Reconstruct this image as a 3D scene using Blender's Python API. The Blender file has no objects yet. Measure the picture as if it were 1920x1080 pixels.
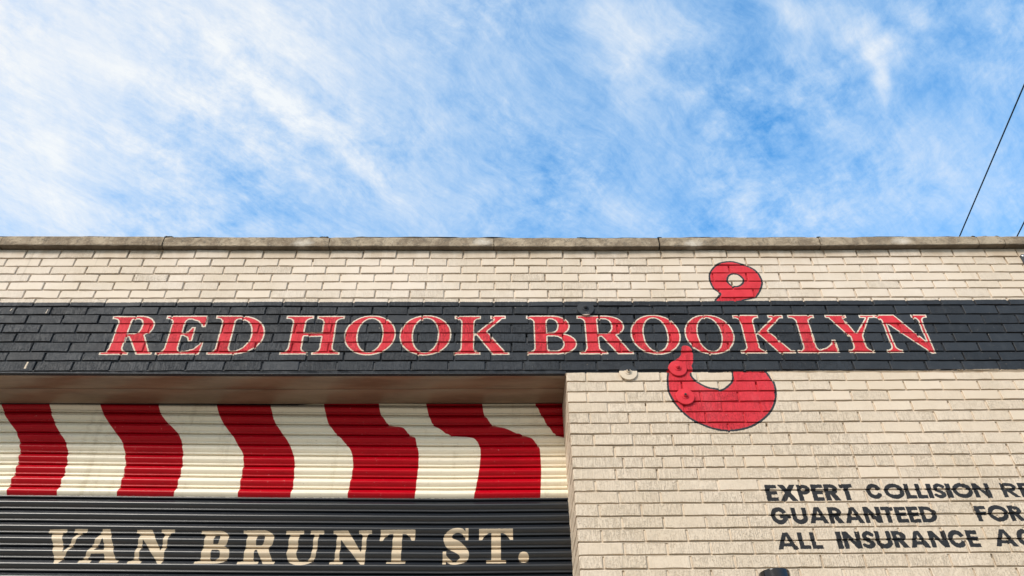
import bpy, math, random
import numpy as np
from mathutils import Vector, Matrix

# ------------------------------------------------------------------ camera, sky, sun, exposure
F_PX, PITCH, YAW, ROLL, DIST, CAM_Z = 1521.5, .700236, -.031423, .020709, 3.8447, 1.6
SC = bpy.context.scene
COL = SC.collection

def cam_matrix():
    c, s = math.cos(YAW), math.sin(YAW)
    right, fwd = Vector((c, s, 0)), Vector((-s, c, 0))
    cp, sp = math.cos(PITCH), math.sin(PITCH)
    look = fwd * cp + Vector((0, 0, sp)); up = fwd * -sp + Vector((0, 0, cp))
    cr, sr = math.cos(ROLL), math.sin(ROLL)
    r2, u2 = right * cr - up * sr, right * sr + up * cr
    return Matrix(((r2.x, u2.x, -look.x, 0), (r2.y, u2.y, -look.y, -DIST), (r2.z, u2.z, -look.z, CAM_Z), (0, 0, 0, 1)))

cd = bpy.data.cameras.new('camera'); cam = bpy.data.objects.new('camera', cd); COL.objects.link(cam)
cam.matrix_world = cam_matrix()
cd.sensor_width = 36; cd.lens = F_PX / 1920 * 36; cd.clip_start = .05; cd.clip_end = 3000
SC.camera = cam

SUN_DIR = Vector((-.52, -.76, .68)).normalized()
SUN_EL = math.asin(SUN_DIR.z); SUN_ROT = math.atan2(SUN_DIR.x, SUN_DIR.y)
SKY_STRENGTH = .15
sl = bpy.data.lights.new('sun', 'SUN'); sl.energy = 3.1; sl.angle = math.radians(17); sl.color = (1, .93, .84)
so = bpy.data.objects.new('sun', sl); COL.objects.link(so)
so.rotation_euler = SUN_DIR.to_track_quat('Z', 'Y').to_euler(); so.location = (-6, -12, 14)
SC.view_settings.view_transform = 'Standard'; SC.view_settings.look = 'None'
SC.view_settings.exposure = .2; SC.view_settings.gamma = 1; SC.view_settings.use_curve_mapping = False

def ray_dir(px, py):
    """direction through a point of the 1920 x 1080 photograph"""
    a, b = px - 960, 540 - py
    cr, sr = math.cos(ROLL), math.sin(ROLL)
    x, y = cr * a + sr * b, -sr * a + cr * b
    c, s = math.cos(PITCH), math.sin(PITCH)
    fw, z = c * F_PX - s * y, s * F_PX + c * y
    c, s = math.cos(YAW), math.sin(YAW)
    return c * x - s * fw, s * x + c * fw, z

def wall_at(px, py, y=0.0):
    """(x, z) where that direction meets the vertical plane at depth y"""
    dx, dy, dz = ray_dir(px, py)
    t = (DIST + y) / dy
    return dx * t, CAM_Z + dz * t

class Nodes:
    def __init__(s, tree): s.t = tree; tree.nodes.clear()
    def new(s, kind, **kw):
        n = s.t.nodes.new(kind)
        for k, v in kw.items():
            if k.startswith('in_'):
                key = k[3:]; key = int(key) if key.isdigit() else key.replace('_', ' ')
                s.put(n.inputs[key], v)
            else: setattr(n, k, v)
        return n
    def put(s, sock, v):
        if isinstance(v, bpy.types.NodeSocket): s.t.links.new(v, sock)
        else: sock.default_value = v
    def m(s, op, a, b=None, c=None, clamp=False):
        n = s.t.nodes.new('ShaderNodeMath'); n.operation = op; n.use_clamp = clamp
        for i, v in enumerate((a, b, c)):
            if v is not None: s.put(n.inputs[i], v)
        return n.outputs[0]
    def v(s, op, a, b=None, out=0):
        n = s.t.nodes.new('ShaderNodeVectorMath'); n.operation = op
        s.put(n.inputs[0], a)
        if b is not None: s.put(n.inputs[3] if op == 'SCALE' else n.inputs[1], b)
        return n.outputs[out]
    def ramp(s, x, a, b, c=0.0, d=1.0, smooth=True):
        n = s.t.nodes.new('ShaderNodeMapRange'); n.interpolation_type = 'SMOOTHSTEP' if smooth else 'LINEAR'
        s.put(n.inputs[0], x)
        for i, v in enumerate((a, b, c, d)): s.put(n.inputs[i + 1], v)
        return n.outputs[0]
    def mix(s, f, a, b, mode='MIX'):
        n = s.t.nodes.new('ShaderNodeMix'); n.data_type = 'RGBA'; n.blend_type = mode
        s.put(n.inputs[0], f)
        for i, v in ((6, a), (7, b)):
            s.put(n.inputs[i], v if isinstance(v, bpy.types.NodeSocket) else (*v, 1))
        return n.outputs[2]
    def noise(s, vec, scale, detail=2, rough=.5, dist=0.0, dim='3D', w=None):
        n = s.new('ShaderNodeTexNoise', noise_dimensions=dim)
        s.put(n.inputs['Vector'], vec); n.inputs['Scale'].default_value = scale; n.inputs['Detail'].default_value = detail
        n.inputs['Roughness'].default_value = rough; n.inputs['Distortion'].default_value = dist
        return n
    def xyz(s, x, y, z=0.0):
        n = s.t.nodes.new('ShaderNodeCombineXYZ')
        for i, v in enumerate((x, y, z)): s.put(n.inputs[i], v)
        return n.outputs[0]

def build_world():
    w = bpy.data.worlds.new('World'); SC.world = w; w.use_nodes = True
    N = Nodes(w.node_tree)
    sky = N.new('ShaderNodeTexSky', sky_type='NISHITA', sun_disc=False, sun_elevation=SUN_EL, sun_rotation=SUN_ROT, air_density=1.0, dust_density=.6, ozone_density=3.0)
    tc = N.new('ShaderNodeTexCoord').outputs['Generated']
    sep = N.new('ShaderNodeSeparateXYZ', in_0=tc)
    z = N.m('MAXIMUM', sep.outputs[2], .04)
    u, v = N.m('DIVIDE', sep.outputs[0], z), N.m('DIVIDE', sep.outputs[1], z)
    P = N.xyz(u, v)                                             # the cloud layer, seen as a plane overhead
    w1 = N.noise(P, 2.2, 3, .55); w2 = N.noise(P, 9, 3, .6)
    warp = N.v('ADD', N.v('SCALE', N.v('SUBTRACT', w1.outputs['Color'], (.5, .5, .5)), .13), N.v('SCALE', N.v('SUBTRACT', w2.outputs['Color'], (.5, .5, .5)), .035))
    Q = N.v('ADD', P, warp)
    def uv(px, py):
        d = ray_dir(px, py); return np.array([d[0] / d[2], d[1] / d[2]])
    total = None
    def blob(cx, cy, hx, hy, wd, amt, soft=1.0):
        """bank of cloud centred at (cx, cy), half axis (hx, hy), half width wd"""
        nonlocal total
        c = uv(cx, cy); L = math.hypot(hx, hy)
        A = (uv(cx + hx * .3, cy + hy * .3) - c) / .3; B = (uv(cx - hy / L * wd * .3, cy + hx / L * wd * .3) - c) / .3
        M = np.linalg.inv(np.array([A, B]).T)
        q = N.v('SUBTRACT', Q, (c[0], c[1], 0))
        a = N.v('DOT_PRODUCT', q, (M[0][0], M[0][1], 0), 1); b = N.v('DOT_PRODUCT', q, (M[1][0], M[1][1], 0), 1)
        r = N.v('LENGTH', N.xyz(a, b), None, 1)
        k = N.ramp(r, 1.25, .1, 0, amt)
        total = k if total is None else N.m('ADD', total, k)
    for args in CLOUDS: blob(*args)
    d0 = uv(520, 190); d1 = uv(760, 370); ang = math.atan2(d1[1] - d0[1], d1[0] - d0[0])
    def turned(a, src):
        rot = N.new('ShaderNodeVectorRotate', rotation_type='Z_AXIS'); N.put(rot.inputs['Vector'], src); rot.inputs['Angle'].default_value = -a
        return rot.outputs[0]
    R1, R2 = turned(ang, Q), turned(ang + .9, Q)
    st = N.noise(N.v('MULTIPLY', R1, (1.5, 6.5, 1)), 1.0, 7, .60, .15).outputs[0]
    st2 = N.noise(N.v('MULTIPLY', R1, (8, 46, 1)), 1.0, 8, .68, .0).outputs[0]
    fan = N.noise(N.v('MULTIPLY', R2, (6, 34, 1)), 1.0, 8, .66, .0).outputs[0]
    puff = N.noise(N.v('ADD', P, N.v('SCALE', warp, .35)), 17, 9, .68, .12).outputs[0]
    patch = N.ramp(N.noise(P, 3.1, 2, .5).outputs[0], .38, .62)
    fine = N.noise(N.v('MULTIPLY', R1, (60, 110, 1)), 1.0, 5, .66, 0).outputs[0]
    d = N.m('ADD', total, N.m('MULTIPLY', N.m('SUBTRACT', st, .5), .60))
    d = N.m('ADD', d, N.m('MULTIPLY', N.m('SUBTRACT', st2, .5), .58))
    d = N.m('ADD', d, N.m('MULTIPLY', N.m('SUBTRACT', fan, .5), .36))
    d = N.m('ADD', d, N.m('MULTIPLY', N.m('MULTIPLY', N.m('SUBTRACT', puff, .5), 1.25), N.m('ADD', patch, .25)))
    d = N.m('ADD', d, N.m('MULTIPLY', N.m('SUBTRACT', fine, .5), .32))
    d = N.m('ADD', d, .33)
    cover = N.ramp(d, -.10, 1.16, .09, .98, smooth=False)
    far = N.ramp(sep.outputs[2], .05, .45, .45, 0)              # thin haze low in the sky
    cover = N.m('MAXIMUM', cover, far)
    cloud = N.mix(N.ramp(cover, .15, .95), (3.6, 5.2, 6.6), (5.2, 5.5, 5.75))
    blue = N.mix(1.0, sky.outputs[0], SKY_GAIN, 'MULTIPLY')
    c = N.mix(cover, blue, cloud)
    # thin cirrus whitens towards the sun
    near = N.ramp(N.v('DOT_PRODUCT', tc, tuple(SUN_DIR), 1), .05, .95, 0, .92)
    c = N.mix(near, c, (6.3, 5.9, 5.4))
    bg = N.new('ShaderNodeBackground', in_0=c, in_1=SKY_STRENGTH)
    out = N.new('ShaderNodeOutputWorld'); N.put(out.inputs[0], bg.outputs[0])
SKY_GAIN = (.42, 1.52, 2.0)
CLOUDS = [
    (60, 160, 900, 90, 520, .52), (40, 60, 330, 110, 90, .12), (520, 185, 200, 150, 48, .30), (640, 280, 150, 120, 30, .22), (300, 165, 230, 110, 32, .26),
    (470, 40, 170, 90, 80, .20), (60, 330, 60, 160, 110, .12), (110, 285, 20, 60, 24, .22), (150, 420, 120, 40, 50, .18), (560, 90, 160, 110, 40, .14),
    (800, 400, 160, 90, 70, .26), (1210, 50, 130, 70, 90, .44), (1170, 130, 50, 150, 60, .26), (1130, 120, 80, 30, 30, .18), (1280, 200, 80, 60, 35, .14),
    (980, 170, 90, 110, 60, .18), (1480, 40, 70, 30, 40, .34), (1610, 60, 100, 60, 50, .42), (1630, 140, 22, 90, 22, .36), (1720, 15, 60, 30, 30, .25),
    (1570, 250, 60, 60, 45, .18), (1500, 120, 50, 30, 28, .20), (1870, 130, 50, 60, 50, .16), (1760, 330, 180, 60, 90, .20), (1140, 390, 110, 80, 34, .22),
    (1600, 400, 300, 20, 60, .16), (1380, 360, 80, 60, 60, .10), (700, 120, 120, 60, 60, -.06),
    (400, 290, 150, 70, 50, -.26), (500, 380, 140, 40, 50, -.18), (1400, 130, 60, 190, 60, -.10), (1430, 260, 90, 70, 60, -.16), (1800, 70, 70, 70, 70, -.30),
    (1750, 170, 60, 70, 60, -.22), (1060, 330, 130, 60, 50, -.14), (960, 230, 70, 90, 50, -.10), (800, 200, 300, 220, 120, .14), (1090, 80, 60, 40, 34, -.16), (240, 190, 60, 50, 40, -.12),
    (850, 170, 60, 60, 40, -.10), (1380, 20, 20, 40, 26, -.2), (1310, 400, 60, 60, 60, -.14), (230, 370, 50, 30, 40, -.14),
]
build_world()
# ------------------------------------------------------------------ helpers
rnd = random.Random(11)
def tag(o, label=None, cat=None, group=None, kind=None):
    for k, v in (('label', label), ('category', cat), ('group', group), ('kind', kind)):
        if v: o[k] = v
    return o
def empty(name, loc=(0, 0, 0), **kw):
    o = bpy.data.objects.new(name, None); o.location = loc; o.empty_display_size = .1
    COL.objects.link(o); return tag(o, **kw)
def link(name, verts, faces, mat, parent=None, origin=None, smooth=False, attrs=None):
    """one mesh object; verts are world coordinates, origin moves its local zero"""
    V = np.asarray(verts, float)
    og = np.array(origin if origin is not None else (0, 0, 0), float)
    me = bpy.data.meshes.new(name); me.from_pydata((V - og).tolist(), [], faces); me.validate()
    for k, arr in (attrs or {}).items():
        a = me.attributes.new(k, 'FLOAT', 'POINT'); a.data.foreach_set('value', np.asarray(arr, np.float32))
    if mat: me.materials.append(mat)
    if smooth: me.shade_smooth()
    o = bpy.data.objects.new(name, me); COL.objects.link(o)
    base = np.array(parent['_loc']) if parent is not None and '_loc' in parent else np.zeros(3)
    o.location = tuple(og - base)
    if parent is not None: o.parent = parent
    return o
def place(root, loc):
    root.location = loc; root['_loc'] = list(loc)
BOXF = [(0, 1, 2, 3), (7, 6, 5, 4), (0, 4, 5, 1), (1, 5, 6, 2), (2, 6, 7, 3), (3, 7, 4, 0)]
def boxv(x0, x1, y0, y1, z0, z1):
    return [(x0, y0, z0), (x0, y1, z0), (x1, y1, z0), (x1, y0, z0), (x0, y0, z1), (x0, y1, z1), (x1, y1, z1), (x1, y0, z1)]
def lathe(profile, n, axis_origin, axis='Z'):
    """profile: (radius, along) pairs; closed with end fans"""
    V, F = [], []
    for r, h in profile:
        for i in range(n):
            t = 2 * math.pi * i / n; a, b = r * math.cos(t), r * math.sin(t)
            p = (a, b, h) if axis == 'Z' else (a, h, b)
            V.append(tuple(p[j] + axis_origin[j] for j in range(3)))
    for k in range(len(profile) - 1):
        for i in range(n):
            j = (i + 1) % n
            F.append((k * n + i, k * n + j, (k + 1) * n + j, (k + 1) * n + i))
    F.append(tuple(range(n))[::-1]); F.append(tuple((len(profile) - 1) * n + i for i in range(n)))
    return V, F
def vnoise(seed):
    """smooth value noise on the plane"""
    g = np.random.RandomState(seed).rand(64, 64)
    def f(x, y):
        x = np.asarray(x, float); y = np.asarray(y, float)
        i, j = np.floor(x).astype(int), np.floor(y).astype(int); a, b = x - i, y - j
        a, b = a * a * (3 - 2 * a), b * b * (3 - 2 * b)
        q = lambda p, r: g[p % 64, r % 64]
        return (q(i, j) * (1 - a) + q(i + 1, j) * a) * (1 - b) + (q(i, j + 1) * (1 - a) + q(i + 1, j + 1) * a) * b
    return f
def grid_faces(nx, nz):
    return [(j * nx + i, j * nx + i + 1, (j + 1) * nx + i + 1, (j + 1) * nx + i) for j in range(nz - 1) for i in range(nx - 1)]

# ------------------------------------------------------------------ shutter courses
SLAT_P, K_BLACK = .0684, 9
def slat_z(k, x):
    """upper joint of slat k; the curtain hangs a little low in the middle"""
    return CAM_Z + 2.000 + (K_BLACK - k) * SLAT_P + float(np.interp(x, [-5.2, -2.68, -1.31, -.25, .44], [.045, .038, .014, -.0005, 0]))
PLATES = [wall_at(x, y, -.012) for x, y in ((1098, 578), (1178, 697.3), (1271, 690), (1285, 743))]
# ------------------------------------------------------------------ signwriting (flat paint, kept as coverage maps)
class Pen:
    """Draws letter outlines as coverage on a fine grid; 1 unit = cap height."""
    def __init__(s, w, n, m=.06):
        s.n, s.m, s.w = n, m, w
        xs = (np.arange(int((w + 2 * m) * n)) + .5) / n - m
        ys = (np.arange(int((1 + 2 * m) * n)) + .5) / n - m
        s.X, s.Y = np.meshgrid(xs, ys)
        s.a = np.zeros(s.X.shape, bool)
    def box(s, x0, y0, x1, y1):
        return (s.X >= x0) & (s.X <= x1) & (s.Y >= y0) & (s.Y <= y1)
    def ell(s, cx, cy, rx, ry, p=2.0):
        return (np.abs((s.X - cx) / rx) ** p + np.abs((s.Y - cy) / ry) ** p) <= 1
    def poly(s, pts):
        return in_poly(s.X, s.Y, pts)
    def brush(s, pts):
        r = np.zeros(s.X.shape, bool)
        for i in range(len(pts) - 1):
            (x0, y0, r0), (x1, y1, r1) = pts[i], pts[i + 1]
            for t in np.linspace(0, 1, 8):
                rr = r0 + (r1 - r0) * t
                r |= (s.X - x0 - (x1 - x0) * t) ** 2 + (s.Y - y0 - (y1 - y0) * t) ** 2 <= rr * rr
        return r
    def stem(s, a, b, ea, eb, foot=True, head=True, fa=None, fb=None, sf=.085, br=.10):
        r = s.box(a, 0, b, 1)
        for y, on, xa, xb in ((0, foot, ea, eb), (1, head, ea if fa is None else fa, eb if fb is None else fb)):
            if not on: continue
            r |= s.box(xa, 0, xb, sf) if y == 0 else s.box(xa, 1 - sf, xb, 1)
            for sx, e, sg in ((a, xa, -1), (b, xb, 1)):
                q = min(br, abs(e - sx))
                if q < .02: continue
                cy = sf + q if y == 0 else 1 - sf - q
                cx = sx + sg * q
                bx = s.box(min(sx, cx), min(cy, cy - q if y == 0 else cy), max(sx, cx), max(cy, cy + q if y else cy))
                r |= bx & ((s.X - cx) ** 2 + (s.Y - cy) ** 2 >= q * q)
        return r
    def bowl(s, x0, xc, xr, y0, y1, th, ty, p=2.15):
        cy, ry = (y0 + y1) / 2, (y1 - y0) / 2
        o = s.box(x0, y0, xc, y1) | (s.ell(xc, cy, xr - xc, ry, p) & (s.X >= xc))
        i = s.box(x0, y0 + ty, xc, y1 - ty) | (s.ell(xc, cy, max(xr - xc - th, .02), ry - ty, p) & (s.X >= xc))
        return o, i

def in_poly(X, Y, pts):
    r = np.zeros(X.shape, bool)
    n = len(pts)
    for i in range(n):
        x0, y0 = pts[i]; x1, y1 = pts[(i + 1) % n]
        if y0 == y1: continue
        c = (Y >= min(y0, y1)) & (Y < max(y0, y1))
        r ^= c & (X < x0 + (Y - y0) * (x1 - x0) / (y1 - y0))
    return r

def smooth(pts, k=4, closed=False):
    """Catmull-Rom through the points."""
    P = np.array(pts, float); n = len(P); out = []
    for i in range(n if closed else n - 1):
        g = (lambda j: P[j % n]) if closed else (lambda j: P[min(max(j, 0), n - 1)])
        a, b, c, d = g(i - 1), g(i), g(i + 1), g(i + 2)
        for t in np.arange(k) / k:
            out.append(.5 * ((2 * b) + (-a + c) * t + (2 * a - 5 * b + 4 * c - d) * t * t + (-a + 3 * b - 3 * c + d) * t ** 3))
    if not closed: out.append(P[-1])
    return [tuple(q) for q in out]

def serif_glyph(ch, w, n, T=.28, F=.10):
    """Bold roman capital, T stem, F hairline."""
    g = Pen(w, n); S = g.stem
    if ch == 'R':
        o, i = g.bowl(.15, .56, w * .88, .44, 1, T * .97, F)
        leg = g.poly([(.44, .50), (.44 + T * 1.25, .50), (w - .07, .085), (w, .085), (w, 0), (w * .70, 0)])
        return S(.15, .15 + T, 0, .58, fb=.4) | (o & ~(i & (g.X > .15 + T))) | leg
    if ch == 'B':
        o, i = g.bowl(.15, .52, w * .88, .47, 1, T * .93, F)
        o2, i2 = g.bowl(.15, .56, w, 0, .56, T, F)
        r = g.X > .15 + T
        return S(.15, .15 + T, 0, .3, fb=.3) | (o & ~(i & r)) | (o2 & ~(i2 & r) & ~(i & r))
    if ch == 'D':
        o, i = g.bowl(.15, .50, w, 0, 1, T, F)
        return S(.15, .15 + T, 0, .3, fb=.3) | (o & ~(i & (g.X > .15 + T)))
    if ch == 'E':
        a = S(.15, .15 + T, 0, .3) | g.box(.15, 0, w - .03, F) | g.box(.15, 1 - F, w - .09, 1)
        a |= g.poly([(w - .34, F), (w - .18, F + .05), (w - .09, F + .16), (w - .06, .33), (w, .33), (w - .03, 0), (w - .34, 0)])
        a |= g.poly([(w - .38, 1 - F), (w - .24, 1 - F - .05), (w - .15, 1 - F - .14), (w - .13, .70), (w - .05, .70), (w - .06, 1), (w - .38, 1)])
        a |= g.box(.3, .48, w - .34, .57)
        a |= g.poly([(w - .50, .53), (w - .38, .60), (w - .33, .70), (w - .25, .70), (w - .25, .34), (w - .33, .34), (w - .38, .44), (w - .50, .50)])
        return a
    if ch == 'H':
        e = .15
        return S(e, e + T, 0, e + T + .14) | S(w - e - T, w - e, w - e - T - .14, w) | g.box(e + T, .46, w - e - T, .57)
    if ch == 'O':
        return g.ell(w / 2, .5, w / 2, .515, 2.05) & ~g.ell(w / 2, .5, w / 2 - T, .515 - F * .95, 2.1)
    if ch == 'K':
        a = S(.14, .14 + T, 0, .14 + T + .13)
        a |= g.poly([(.14 + T, .47), (.14 + T, .52), (w * .77 - .05, 1 - .085), (w * .77 + .13, 1 - .085), (.14 + T + .22, .54)])
        a |= g.box(w * .66, 1 - .085, w - .06, 1)
        a |= g.poly([(.14 + T + .03, .50), (.14 + T + .24, .62), (w - .08, .085), (w, .085), (w, 0), (w * .70, 0)])
        return a
    if ch == 'L':
        a = S(.15, .15 + T, 0, .3, fb=.15 + T + .14) | g.box(.15, 0, w - .02, F)
        a |= g.poly([(w - .40, F - .01), (w - .24, F + .05), (w - .13, F + .14), (w - .09, .34), (w - .01, .34), (w, 0), (w - .40, 0)])
        return a
    if ch == 'Y':
        c = w / 2
        a = g.box(c - T / 2, 0, c + T / 2, .44) | S(c - T / 2, c + T / 2, c - T / 2 - .13, c + T / 2 + .13, head=False)
        a &= g.Y < .5
        a |= g.poly([(c - T / 2, .40), (.06, .93), (.06 + T * 1.15, .93), (c + .02, .52), (w - .20, .93), (w - .11, .93), (c + T / 2, .43)])
        a |= g.box(0, .915, .46, 1) | g.box(w - .33, .915, w, 1)
        return a
    if ch == 'N':
        h = F * .95
        a = S(.13, .13 + h, 0, .13 + h + .12, fb=.2) | S(w - .13 - h, w - .13, w - .2, w, foot=False, fa=w - .13 - h - .12)
        a &= ~g.box(w - .13 - h - .2, -1, w - .13 - h - .001, .6)
        a |= g.poly([(.02, 1), (.13 + T * 1.1, 1), (w - .13 + .0, .16), (w - .13, -.02), (w - .22, -.02), (.13, .86)])
        return a
    if ch == 'V':
        a = g.poly([(.07, .95), (.07 + T * 1.12, .95), (w * .5 + .08, .30), (w - .23, .95), (w - .10, .95), (w * .5 + .05, -.02), (w * .5 - .06, -.02)])
        return a | g.box(0, .9, .50, 1) | g.box(w - .36, .9, w, 1)
    if ch == 'A':
        a = g.poly([(w * .36, 1.0), (w * .36 + T * .75, 1.0), (w - .09, .08), (w - .09 - T * 1.12, .08), (w * .44, .74), (.20, .08), (.08, .08)])
        a |= g.box(w * .25, .27, w * .62, .37) & ~g.poly([(0, 1), (w * .36, 1), (.08, .08), (0, 0)])
        return a | g.box(0, 0, .34, .09) | g.box(w - .52, 0, w, .09)
    if ch == 'U':
        a = g.box(.12, .36, .12 + T, .95) | g.box(w - .13 - F, .36, w - .13, .95)
        o = g.ell((w - .01) / 2, .36, (w - .01) / 2 - .12, .38, 2.2) & (g.Y <= .36)
        i = g.ell((.12 + T + w - .13 - F) / 2, .36, (w - .13 - F - .12 - T) / 2, .26, 2.2) & (g.Y <= .36)
        return a | (o & ~i) | g.box(0, .9, .12 + T + .12, 1) | g.box(w - .38, .9, w, 1)
    if ch == 'T':
        c = w / 2
        a = g.box(c - T / 2, 0, c + T / 2, 1) | g.box(c - T / 2 - .14, 0, c + T / 2 + .14, .09) | g.box(0, .9, w, 1)
        a |= g.poly([(0, 1), (.0, .66), (.09, .66), (.14, .80), (.28, .9), (.28, 1)])
        a |= g.poly([(w, 1), (w, .66), (w - .09, .66), (w - .14, .80), (w - .28, .9), (w - .28, 1)])
        return a
    if ch == 'S':
        p = smooth([(w - .10, .80, .05), (w * .70, .94, .055), (w * .42, .94, .06), (.15, .80, .10), (.20, .62, .14), (w * .5, .50, .16), (w - .20, .37, .15), (w - .14, .20, .11), (w * .60, .06, .06), (w * .36, .05, .055), (.10, .20, .05)], 3)
        return g.brush(p) | g.box(w - .12, .66, w - .04, 1.0) | g.box(.03, 0, .12, .36)
    if ch == '.':
        return g.ell(w / 2, w / 2, w / 2, w / 2)
    return g.a

def sans_glyph(ch, w, n, T=.275):
    """Heavy geometric capital."""
    g = Pen(w, n); t = T * .84
    if ch == 'E':
        return g.box(0, 0, T, 1) | g.box(0, 0, w, t) | g.box(0, 1 - t, w, 1) | g.box(0, .40, w - .02, .40 + t)
    if ch == 'F':
        return g.box(0, 0, T, 1) | g.box(0, 1 - t, w, 1) | g.box(0, .38, w - .03, .38 + t)
    if ch == 'L':
        return g.box(0, 0, T, 1) | g.box(0, 0, w, t)
    if ch == 'I':
        return g.box(0, 0, w, 1)
    if ch == 'T':
        return g.box(w / 2 - T / 2, 0, w / 2 + T / 2, 1) | g.box(0, 1 - t, w, 1)
    if ch == 'X':
        q = T * 1.25
        return g.poly([(0, 0), (q, 0), (w, 1), (w - q, 1)]) | g.poly([(w, 0), (w - q, 0), (0, 1), (q, 1)])
    if ch in 'PR':
        o, i = g.bowl(0, w * .42, w if ch == 'P' else w * .93, .38, 1, T, t)
        a = g.box(0, 0, T, 1) | (o & ~(i & (g.X > T)))
        if ch == 'R': a |= g.poly([(T * .9, .45), (T * 2.1, .45), (w, 0), (w - T * 1.3, 0)])
        return a
    if ch == 'D':
        o, i = g.bowl(0, w * .35, w, 0, 1, T, t)
        return g.box(0, 0, T, 1) | (o & ~(i & (g.X > T)))
    if ch in 'OCG':
        a = g.ell(w / 2 if ch == 'O' else .5, .5, w / 2 if ch == 'O' else .5, .53) & ~g.ell(w / 2 if ch == 'O' else .5, .5, (w / 2 if ch == 'O' else .5) - T, .53 - T)
        if ch == 'C': a &= ~g.poly([(.6, .5), (w + .1, .80), (w + .3, .80), (w + .3, .2), (w + .1, .20)]); a &= g.X < w
        if ch == 'G':
            a &= ~g.poly([(.6, .56), (w + .1, .82), (w + .3, .82), (w + .3, .56)]); a &= g.X < w
            a |= g.box(.52, .36, w, .36 + t)
            a &= ~(g.box(w - .02, .0, 2, .2))
        return a
    if ch == 'S':
        p = smooth([(w - .10, .78, .12), (w * .55, .90, .12), (.18, .78, .125), (.22, .58, .13), (w * .6, .44, .13), (w - .14, .25, .13), (w * .45, .10, .12), (.08, .20, .115)], 3)
        return g.brush(p)
    if ch == 'N':
        return g.box(0, 0, T, 1) | g.box(w - T, 0, w, 1) | g.poly([(0, 1), (T * 1.1, 1), (w, 0), (w - T * 1.1, 0)])
    if ch == 'U':
        o = g.ell(w / 2, .38, w / 2, .41) & (g.Y < .38); i = g.ell(w / 2, .38, w / 2 - T, .41 - T) & (g.Y < .38)
        return g.box(0, .38, T, 1) | g.box(w - T, .38, w, 1) | (o & ~i)
    if ch == 'A':
        a = g.poly([(0, 0), (T * 1.1, 0), (w / 2, .78), (w - T * 1.1, 0), (w, 0), (w / 2 + T * .55, 1), (w / 2 - T * .55, 1)])
        return a | (g.box(.15, .18, w - .15, .18 + t * .9) & g.poly([(0, 0), (w / 2, 1), (w, 0)]))
    return g.a

def erode(a, r):
    out = a.copy(); H, W = a.shape
    pts = {(int(round(r * math.cos(t))), int(round(r * math.sin(t)))) for t in np.linspace(0, 2 * math.pi, 40)}
    pad = int(r) + 1
    b = np.zeros((H + 2 * pad, W + 2 * pad), bool); b[pad:-pad, pad:-pad] = a
    for dx, dy in pts:
        out &= b[pad + dy:pad + dy + H, pad + dx:pad + dx + W]
    return out

class Board:
    """Coverage layers over a rectangle of wall, metres; row 0 = bottom."""
    def __init__(s, x0, x1, z0, z1, res, layers):
        s.x0, s.z0, s.res = x0, z0, res
        s.W, s.H = int(round((x1 - x0) / res)), int(round((z1 - z0) / res))
        s.x1, s.z1 = x0 + s.W * res, z0 + s.H * res
        s.L = np.zeros((layers, s.H, s.W), np.float32)
    def grid(s, xa, xb, za, zb, ss=3):
        i0, i1 = max(int((xa - s.x0) / s.res) - 1, 0), min(int((xb - s.x0) / s.res) + 2, s.W)
        j0, j1 = max(int((za - s.z0) / s.res) - 1, 0), min(int((zb - s.z0) / s.res) + 2, s.H)
        xs = s.x0 + (np.arange(i0 * ss, i1 * ss) + .5) * s.res / ss
        zs = s.z0 + (np.arange(j0 * ss, j1 * ss) + .5) * s.res / ss
        X, Z = np.meshgrid(xs, zs)
        return (i0, i1, j0, j1), X, Z
    @staticmethod
    def down(m, ss=3):
        h, w = m.shape
        return m.reshape(h // ss, ss, w // ss, ss).mean((1, 3), dtype=np.float32)
    def stamp(s, k, win, cov, val=1.0):
        i0, i1, j0, j1 = win
        v = s.L[k, j0:j1, i0:i1]
        s.L[k, j0:j1, i0:i1] = v * (1 - cov) + val * cov
    def polygon(s, pts, sets):
        P = np.array(pts)
        win, X, Z = s.grid(P[:, 0].min(), P[:, 0].max(), P[:, 1].min(), P[:, 1].max())
        c = s.down(in_poly(X, Z, pts))
        for k, v in sets: s.stamp(k, win, c, v)
    def bitmap(s, a, g, xl, zb, sx, sz, sets):
        """a drawn by Pen g; unit box placed at (xl, zb) with scale sx, sz metres per unit."""
        win, X, Z = s.grid(xl - g.m * sx, xl + (g.w + g.m) * sx, zb - g.m * sz, zb + (1 + g.m) * sz)
        U = ((X - xl) / sx + g.m) * g.n; V = ((Z - zb) / sz + g.m) * g.n
        iu, iv = U.astype(int), V.astype(int)
        ok = (U >= 0) & (V >= 0) & (iu < a.shape[1]) & (iv < a.shape[0])
        m = a[np.clip(iv, 0, a.shape[0] - 1), np.clip(iu, 0, a.shape[1] - 1)] & ok
        c = s.down(m)
        for k, v in sets: s.stamp(k, win, c, v)

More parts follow.
